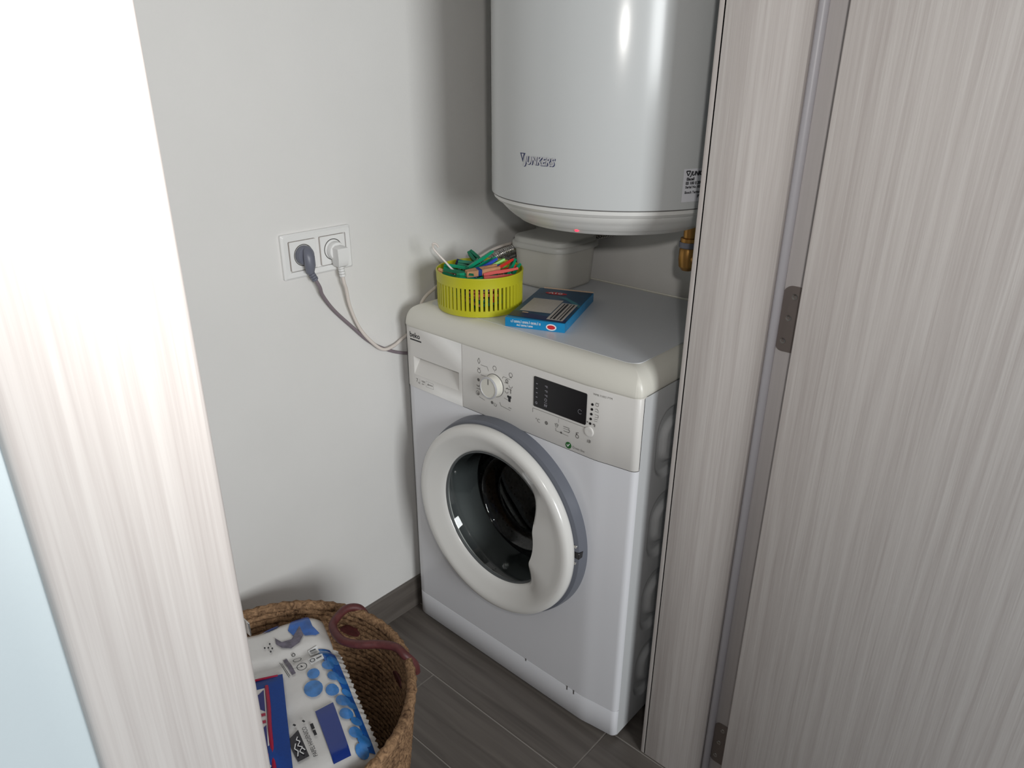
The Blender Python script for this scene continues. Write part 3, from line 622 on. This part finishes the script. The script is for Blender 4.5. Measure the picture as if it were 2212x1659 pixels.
# --- milky tub with lid
TBc = (.134, .352)
TB = thing('plastic_tub', (TBc[0], TBc[1], ZL), 'milky translucent rounded-square tub with lid under the water heater', 'container')
def sq(h, r, z): return [(TBc[0] + x, TBc[1] + y, z) for x, y in rrect(-h, h, -h, h, r, 8)]
obj('tub_body', loft([sq(h, r, ZL + z) for h, r, z in ((.064, .034, .0), (.069, .036, .002), (.0715, .038, .008), (.0775, .042, .094), (.0765, .041, .096), (.070, .037, .010), (.06, .03, .006))], True, True, True), M['tub'], TB, angle=60)
obj('tub_lid', loft([sq(h, r, ZL + z) for h, r, z in ((.079, .042, .089), (.0835, .045, .0895), (.084, .046, .0985), (.082, .044, .101), (.0795, .043, .1025), (.0785, .042, .1105), (.075, .040, .1130), (.068, .036, .1135), (.02, .01, .1125))], True, False, True), M['tubw'], TB, angle=50)
# --- blue carton
bx = Vector((.363 - .2640, .0816 - .0355, 0)); 
CB = thing('carton', (.2785, .145, ZL), 'flat light and dark blue cardboard box lying in front of the milky tub', 'box')
f0 = Vector((.2665, .0345, ZL)); fe = Vector((.928, .372, 0)).normalized(); le = Vector((-.372, .928, 0)).normalized(); CWd, CLn, CH = .121, .222, .0185
BM = lambda u, v, d=0: f0 + fe * u + le * v + Vector((0, 0, d))
obj('carton_body', loft([[BM(u, v, z) for u, v in ((i, i), (CWd - i, i), (CWd - i, CLn - i), (i, CLn - i))] for z, i in ((0, .0006), (.0006, 0), (CH - .0006, 0), (CH, .0006))], True, True, True), M['boxblue'], CB, smooth=False)
TOPM = lambda u, v, d=0: BM(u, v, CH + .0004 + d)
top = obj('top_print', flat([[(.001, .012), (.12, .003), (.12, CLn - .001), (.001, CLn - .001)]], TOPM), M['boxdeep'], CB, smooth=False)
obj('navy_print', flat([[(.001, .012), (.12, .003), (.12, .022), (.001, .046)]], TOPM, .0002), M['boxnavy'], top, smooth=False)
obj('teal_swoosh', flat([[(.055, .168), (.075, .168), (.105, .138), (.12, .118), (.12, .105), (.098, .130), (.08, .150)]], TOPM, .0002), M['boxteal'], top, smooth=False)
obj('text_panel', flat([[(.012, .050), (.077, .050), (.077, .142), (.012, .142)]], TOPM, .0004), M['labelgrey'], top, smooth=False)
obj('barcode_panel', flat([[(.079, .014), (.1125, .011), (.1125, .124), (.079, .127)]], TOPM, .0004), M['labelgrey'], top, smooth=False)
obj('barcode_bars', flat(stroke([(.086, .018), (.086, .122)], .0028) + stroke([(.0925, .018), (.0925, .122)], .0045) + stroke([(.1005, .016), (.1005, .12)], .002) + stroke([(.1065, .015), (.1065, .12)], .0032), TOPM, .0007), M['printdark'], top, smooth=False)
obj('red_logo', flat([disc2(.047, .188, .024, .009)], TOPM, .0005), M['red'], top, smooth=False)
obj('logo_marks', flat(stroke([(.031, .186), (.037, .192), (.040, .184)], .003) + stroke([(.046, .184), (.046, .192)], .003) + ring2(.056, .188, .0038, .0026, 12), TOPM, .0008), M['white'], top, smooth=False)['kind'] = 'stuff'
obj('gold_mark', flat([[(.021, .038), (.034, .037), (.034, .043), (.021, .044)]], TOPM, .0006), M['kraft'], top, smooth=False)
FRM = lambda u, v, d=0: BM(u, -.0004 - d, v)
gl = []
for n_, u_, v_, hh_, st_ in ((18, .0125, .0098, .0042, .0034), (11, .0245, .0036, .0032, .0030)):   # two rows of small blurred lettering
    for i in range(n_):
        u = u_ + i * st_; k = (i * 7 + n_) % 5; gl += stroke([(u, v_), (u, v_ + hh_ * (1.35 if k == 0 else 1))], .0009)
        if k in (1, 2, 4): gl += stroke([(u, v_ + hh_ * .9), (u + .0018, v_ + hh_ * .9), (u + .0018, v_)], .0007)
        if k in (2, 3): gl += stroke([(u, v_ + .0004), (u + .0019, v_ + .0004)], .0007)
obj('spine_lettering', flat(gl, FRM), M['white'], CB, smooth=False)
obj('spine_badge', flat([disc2(.094, .0085, .0105, .0065)], FRM), M['white'], CB, smooth=False)
obj('spine_badge_logo', flat([disc2(.094, .0085, .0080, .0042)], FRM, .0003), M['red'], CB, smooth=False)
obj('open_flap', loft([[BM(u, CLn + a, z) for u in (.008, CWd - .001)] + [BM(u, CLn + a + .0008, z) for u in (CWd - .001, .008)] for a, z in ((.0003, CH - .005), (.003, CH + .0015))], True, True, True), M['kraft'], CB, smooth=False)

# ================================================================ WOVEN BASKET AND WHAT LIES IN IT
def jute():
    m = bpy.data.materials.new('braided_jute'); m.use_nodes = True; nt = m.node_tree; b = nt.nodes['Principled BSDF']; N = nt.nodes.new; L = nt.links.new
    t = N('ShaderNodeTexCoord'); n = N('ShaderNodeTexNoise'); n.inputs['Scale'].default_value = 95; n.inputs['Detail'].default_value = 5; n.inputs['Distortion'].default_value = 1.5; L(t.outputs['Object'], n.inputs['Vector'])
    n2 = N('ShaderNodeTexNoise'); n2.inputs['Scale'].default_value = 14; L(t.outputs['Object'], n2.inputs['Vector'])
    mx = N('ShaderNodeMath'); mx.operation = 'MULTIPLY_ADD'; mx.inputs[1].default_value = .35; L(n2.outputs[0], mx.inputs[0]); L(n.outputs[0], mx.inputs[2])
    r = N('ShaderNodeValToRGB'); e = r.color_ramp.elements; e[0].position = .42; e[1].position = .88; e[0].color = srgb(82, 60, 45); e[1].color = srgb(178, 142, 108)
    L(mx.outputs[0], r.inputs[0]); L(r.outputs[0], b.inputs['Base Color']); b.inputs['Roughness'].default_value = .85; b.inputs['Specular IOR Level'].default_value = .15
    bp = N('ShaderNodeBump'); bp.inputs['Strength'].default_value = .8; bp.inputs['Distance'].default_value = .003; L(n.outputs[0], bp.inputs['Height']); L(bp.outputs[0], b.inputs['Normal']); return m
M['jute'] = jute()
KC = (.262, -.545); KR = .234; KH = .325
LB = thing('woven_basket', (KC[0], KC[1], 0), 'round brown woven jute basket with maroon cord handles on the floor', 'basket')
def kr(z): return .196 + (KR - .196) * (z / KH) ** .8
K3 = (KC[0], KC[1], 0)
def coil(z, th):
    """one braided coil of the basket wall"""
    n = 180; loops = []
    for j in range(n):
        a = 2 * PI * j / n; R = kr(z); c, s = math.cos(a), math.sin(a); l = []
        for q in range(8):
            p = 2 * PI * q / 8; w = 1 + .16 * math.sin(a * 62 + p * 2 + z * 900)
            l.append((KC[0] + (R + th * w * math.cos(p)) * c, KC[1] + (R + th * w * math.cos(p)) * s, z + th * 1.12 * w * math.sin(p)))
        loops.append(l)
    loops.append(loops[0]); return loft(loops)
nc = 25
for k in range(nc):
    z = .0085 + k * (KH - .012) / nc; obj('coil', coil(z, .0068), M['jute'], LB, angle=80)
obj('rim', coil(KH - .002, .0088), M['jute'], LB, angle=80)
obj('bottom', lathe([(.196, .006), (.15, .005), (.05, .005), (.01, .005)], K3, 'z', 48, False, True), M['jute'], LB)
def onr(px, py, r, z): a = math.atan2(py - KC[1], px - KC[0]); return (KC[0] + r * math.cos(a), KC[1] + r * math.sin(a), z)
h1 = obj('handle', tube([(.212, -.302, .27), (.207, -.305, .305), (.196, -.314, .330), (.187, -.335, .338), (.190, -.359, .336), (.203, -.381, .333), (.244, -.391, .333), (.279, -.378, .335), (.308, -.353, .336), (.337, -.339, .338), (.361, -.337, .333), (.372, -.326, .312), (.372, -.322, .29)], .0078, 12, 10), M['maroon'], LB)
h2 = obj('handle', tube([onr(.22, -.8, .252, .262), onr(.225, -.8, .258, .315), onr(.24, -.8, .256, .345), (.25, -.745, .345), (.29, -.742, .345), (.33, -.75, .345), onr(.345, -.79, .256, .345), onr(.35, -.79, .252, .27)], .0082, 12, 10), M['maroon'], LB)
for px, py, sz in ((.19, -.337, .283), (.334, -.338, .257)):
    a = math.atan2(py - KC[1], px - KC[0]); R = kr(.27)
    obj('handle_slit', loft([[(KC[0] + (R - d) * math.cos(a + u), KC[1] + (R - d) * math.sin(a + u), z) for u, z in [(.10 * math.cos(t), sz + .009 * math.sin(t)) for t in [2 * PI * k / 14 for k in range(14)]]] for d in (.0, .0095)], True, False, True), M['maroon'], LB)

# --- plastic-wrapped pack of toilet paper
PO = Vector((.131, -.363, 0)); E1 = Vector((.9368, -.3499, 0)); E2 = Vector((-.3499, -.9368, 0)); PLn, PWd, PT = .372, .235, .322
TP = thing('toilet_paper_pack', (.26, -.53, .02), 'white and blue plastic-wrapped toilet paper pack lying in the woven basket', 'package')
def sag(s, t):
    g = .008 * math.exp(-((s - .108) / .014) ** 2) + .004 * math.exp(-((t - .118) / .02) ** 2) + .003 * math.exp(-((s - .235) / .02) ** 2)
    e = .020 * max(0, 1 - max(0, t) / .035) ** 2 + .016 * max(0, 1 - max(0, s) / .03) ** 2 + .016 * max(0, 1 - max(0, PLn - s) / .035) ** 2 + .02 * max(0, 1 - max(0, PWd - t) / .035) ** 2
    return PT + .004 - g - e
PM = lambda s, t, d=0: PO + E1 * s + E2 * t + Vector((0, 0, sag(s, t) + d))
ns, nt_ = 90, 60; loopsT = [[PM(PLn * i / ns, PWd * j / nt_) for j in range(nt_ + 1)] for i in range(ns + 1)]
V, F = loft(loopsT, False)
out = [(PLn * i / ns, 0) for i in range(ns + 1)] + [(PLn, PWd * j / nt_) for j in range(1, nt_ + 1)] + [(PLn * (1 - i / ns), PWd) for i in range(1, ns + 1)] + [(0, PWd * (1 - j / nt_)) for j in range(1, nt_)]
def skirt_pt(s, t, k):
    c = (PLn / 2, PWd / 2); f = 1 + .012 * math.sin(PI * min(1, k * 1.6)) - .30 * k ** 1.3; q = (c[0] + (s - c[0]) * f, c[1] + (t - c[1]) * f)
    return PO + E1 * q[0] + E2 * q[1] + Vector((0, 0, sag(s, t) * (1 - k) + .025 * k))
sk = loft([[skirt_pt(s, t, k) for s, t in out] for k in (0, .04, .1, .2, .35, .55, .8, 1)], True, False, True)
obj('wrapper', merge((V, F), sk), M['film'], TP, angle=70)
def pdec(name, outs, m, d): 
    """flat print following the bulging film: each outline is fanned into small cells"""
    vfs = []
    for o in outs:
        cx, cy = sum(p[0] for p in o) / len(o), sum(p[1] for p in o) / len(o); n = len(o)
        oo = []
        for a, b in zip(o, o[1:] + o[:1]): N_ = 3 if len(o) > 8 else 8; oo += [(a[0] + (b[0] - a[0]) * k / N_, a[1] + (b[1] - a[1]) * k / N_) for k in range(3 if len(o) > 8 else 8)]
        vfs.append(loft([[PM(cx + (u - cx) * f, cy + (v - cy) * f, d + .0012) for u, v in oo] for f in (1, .85, .7, .55, .4, .25, .12, .02)], True, False, True))
    for vf in vfs: obj(name, vf, m, TP, angle=80)
pdec('blue_splash_print', [[(.0408, .0691), (.017, .0598), (.005, .0452), (.004, .0300), (.0094, .0253), (.0316, .0245), (.0464, .0243), (.068, .0162), (.0743, .0246), (.0683, .0428), (.0527, .0497), (.0623, .0611)],
     [(.0164, .1124), (.0066, .095), (.0053, .0774), (.0189, .0848), (.0213, .0999)]], M['filmblue'], .0010)
sw = [(.0493, .0947), (.066, .0853), (.067, .0679), (.0507, .0558), (.0377, .0467)]; sw2 = [(.0658, .0961), (.081, .0882), (.0893, .0734), (.0817, .0559), (.0649, .0451)]
swp = [[sw[i], sw[i + 1], sw2[i + 1], sw2[i]] for i in range(4)]; pdec('grey_swoosh_print', swp, M['filmgrey'], .0018)
pdec('speckle_print', [disc2(a, b, .0028, .0016, 8) for a, b in ((.058, .106), (.066, .110), (.072, .104), (.063, .116), (.078, .108))], M['filmblack'], .0018)
pdec('bubble_mass_print', [[(.1052, .0301), (.1064, .008), (.1264, .003), (.1526, .002), (.1615, .0208), (.134, .03)], [(.1526, .002), (.21, .001), (.2002, .0159), (.1615, .0208)], [(.21, .001), (.266, .001), (.2693, .0094), (.2343, .0128), (.2002, .0159)],
     [(.266, .001), (.3362, .001), (.3581, .001), (.3581, .012), (.3302, .010), (.3028, .0105), (.2693, .0094)]], M['filmblue'], .0012)
bub = [(.1699, .0518, .0125), (.2028, .0598, .0185), (.1875, .0218, .0115), (.2188, .0314, .013), (.2469, .0209, .014), (.279, .0239, .013), (.2973, .0128, .010), (.3216, .0208, .0125), (.3387, .0123, .012), (.3558, .0208, .012), (.1594, .0237, .012), (.1458, .0120, .012), (.1978, .0094, .0095), (.2266, .0095, .009), (.2592, .0090, .009), (.1191, .0217, .012)]
pdec('bubble_print', [disc2(a, b, r, r * .86, 14) for a, b, r in bub], M['filmlight'], .0018)
pdec('navy_panel_print', [[(.2521, .0691), (.2456, .0374), (.3583, .0391), (.3603, .0672)]], M['filmnavy'], .0016)
pdec('black_panel_print', [[(.2860, .1213), (.2751, .1022), (.3332, .0976), (.3335, .1156)]], M['filmblack'], .0016)
pdec('grey_bar_print', [[(.1049, .0921), (.1043, .0849), (.1544, .079), (.1559, .0859)]], M['filmgrey'], .0016)
pdec('label_print', [[(.1039, .0466), (.0994, .029), (.1216, .0282), (.1228, .0459)], [(.1316, .0523), (.1272, .0261), (.1421, .0259), (.148, .0504)]], M['white'], .0024)
def pring(cx, cy, r): return merge(*[flat([q], PM, .0042) for q in ring2(cx, cy, r, .0013, 16)])
def ptx(t, size, u, v, **k):
    V2, F2 = text2(t, size, 0, 0, **k); return [Vector(PM(u - x, v + y + .07 * x, .0044)) for x, y in V2], F2
obj('pack_lettering', merge(ptx('PAPEL HIGIÉNICO', .0098, .3405, .0855, sx=.82), merge(*[flat([q], PM, .0042) for q in stroke([(.276, .0808), (.288, .0803)], .005) + stroke([(.2905, .0802), (.3015, .0797)], .0045)]), pring(.1454, .0663, .0085), pring(.1221, .0697, .007), pring(.1029, .0726, .0028),
    merge(*[flat([q], PM, .0050) for q in stroke([(.1065, .033), (.1075, .044)], .002) + stroke([(.1115, .0325), (.1125, .0435)], .0012) + stroke([(.1165, .032), (.1175, .043)], .002) + ring2(.1395, .046, .0042, .0014) + stroke([(.136, .029), (.139, .039)], .0022) + stroke([(.1425, .083), (.148, .0675)], .0006) + stroke([(.1435, .068), (.1475, .0655)], .0025)]),
    merge(*[flat([q], PM, .0042) for q in stroke([(.108, .0985), (.160, .0915)], .0008) + stroke([(.112, .096), (.158, .0895)], .0008) + stroke([(.261, .107), (.266, .104)], .003) + stroke([(.262, .092), (.267, .0895)], .003)])), M['printdark'], TP, smooth=False)
scr = [[(.326, .1045), (.318, .1090), (.312, .1035), (.306, .1095), (.300, .1045), (.294, .1090), (.289, .1060)], [(.325, .1135), (.316, .1110), (.309, .1150), (.300, .1115)], [(.320, .1010), (.314, .1040)]]
pl = obj('panel_lettering', merge(*[flat([q], PM, .0046) for k in scr for q in stroke(k, .0017)]), M['white'], TP, smooth=False)
# crimped film edge along the pack's side
cr = []
for k in range(61):
    s = .10 + .265 * k / 60; w = .0022 * math.sin(k * 2.2); cr.append([PM(s, .004, -.001), PM(s, -.004 + w, -.002 + .0015 * math.sin(k * 1.3)), PM(s, -.0085 + w, -.007 + .002 * math.sin(k * 2.9))])
obj('crimped_edge', loft(cr, False), M['film'], TP, angle=80)

# --- flag-patterned zip pouch lying on the pack
PU = thing('zip_pouch', (.25, -.6, .31), 'blue zip pouch with red and white flag pattern lying on the toilet paper pack', 'pouch')
uo = Vector((.2335, -.5085, .330)); ua = Vector((.86, -.45, -.0)).normalized(); ub = Vector((-.45, -.86, .0)).normalized()
def UMf(u, v, d=0):
    e = min(u, .20 - u, v, .125 - v); b = .012 * sst(-.001, .03, e)
    return uo + ua * u + ub * v + Vector((0, 0, b + d))
def grid(u0, u1, v0, v1, n, m, d): return loft([[UMf(u0 + (u1 - u0) * i / n, v0 + (v1 - v0) * j / m, d) for j in range(m + 1)] for i in range(n + 1)], False)
top_ = grid(0, .20, 0, .125, 24, 16, 0); bot_ = loft([[uo + ua * (.2 * i / 24) + ub * (.125 * j / 16) + Vector((0, 0, -.003)) for j in range(17)] for i in range(25)], False)
sdl = [(.2 * i / 24, 0) for i in range(25)] + [(.2, .125 * j / 16) for j in range(1, 17)] + [(.2 * (1 - i / 24), .125) for i in range(1, 25)] + [(0, .125 * (1 - j / 16)) for j in range(1, 16)]
obj('pouch_body', merge(top_, bot_, loft([[UMf(u, v) for u, v in sdl], [uo + ua * u + ub * v + Vector((0, 0, -.003)) for u, v in sdl]])), M['pouchblue'], PU, angle=60)
def udec(name, outs, m, d):
    vfs = []
    for o in outs:
        cx, cy = sum(p[0] for p in o) / len(o), sum(p[1] for p in o) / len(o); oo = []
        for a, b in zip(o, o[1:] + o[:1]): oo += [(a[0] + (b[0] - a[0]) * k / 4, a[1] + (b[1] - a[1]) * k / 4) for k in range(4)]
        vfs.append(loft([[UMf(cx + (u - cx) * f, cy + (v - cy) * f, d) for u, v in oo] for f in (1, .7, .4, .02)], True, False, True))
    for vf in vfs: obj(name, vf, m, PU, angle=80)
udec('white_field', [[(.036, .030), (.19, .030), (.19, .115), (.036, .115)]], M['pouchwhite'], .0008)
udec('navy_triangles', [[(.040, .032), (.088, .032), (.064, .058)], [(.040, .112), (.088, .112), (.064, .086)], [(.116, .032), (.170, .032), (.143, .060)], [(.116, .112), (.170, .112), (.143, .085)]], M['pouchnavy'], .0014)
udec('red_bands', [[(.091, .032), (.097, .032), (.097, .115), (.091, .115)], [(.106, .032), (.112, .032), (.112, .115), (.106, .115)], [(.172, .032), (.178, .032), (.178, .115), (.172, .115)]], M['pouchred'], .0018)
obj('piping', tube([UMf(.034, .027, .002), UMf(.08, .026, .002), UMf(.13, .027, .002), UMf(.196, .026, .002)], .0032, 8, 6), M['pouchred'], PU)
obj('zipper_edge', tube([UMf(.002, .008, .0), UMf(.002, .05, .002), UMf(.002, .12, .002)], .0022, 8, 6), M['pouchred'], PU)

for o in bpy.data.objects:     # fine print too small to pick apart
    if o.type == 'MESH' and o.parent is not None and o.name.split('.')[0] in ('pack_lettering', 'display_symbols', 'dial_symbols', 'key_symbols', 'indicator_symbols', 'rating_print', 'sticker_lettering', 'barcode_bars', 'panel_lettering', 'spine_lettering', 'model_print'):
        o['kind'] = 'stuff'
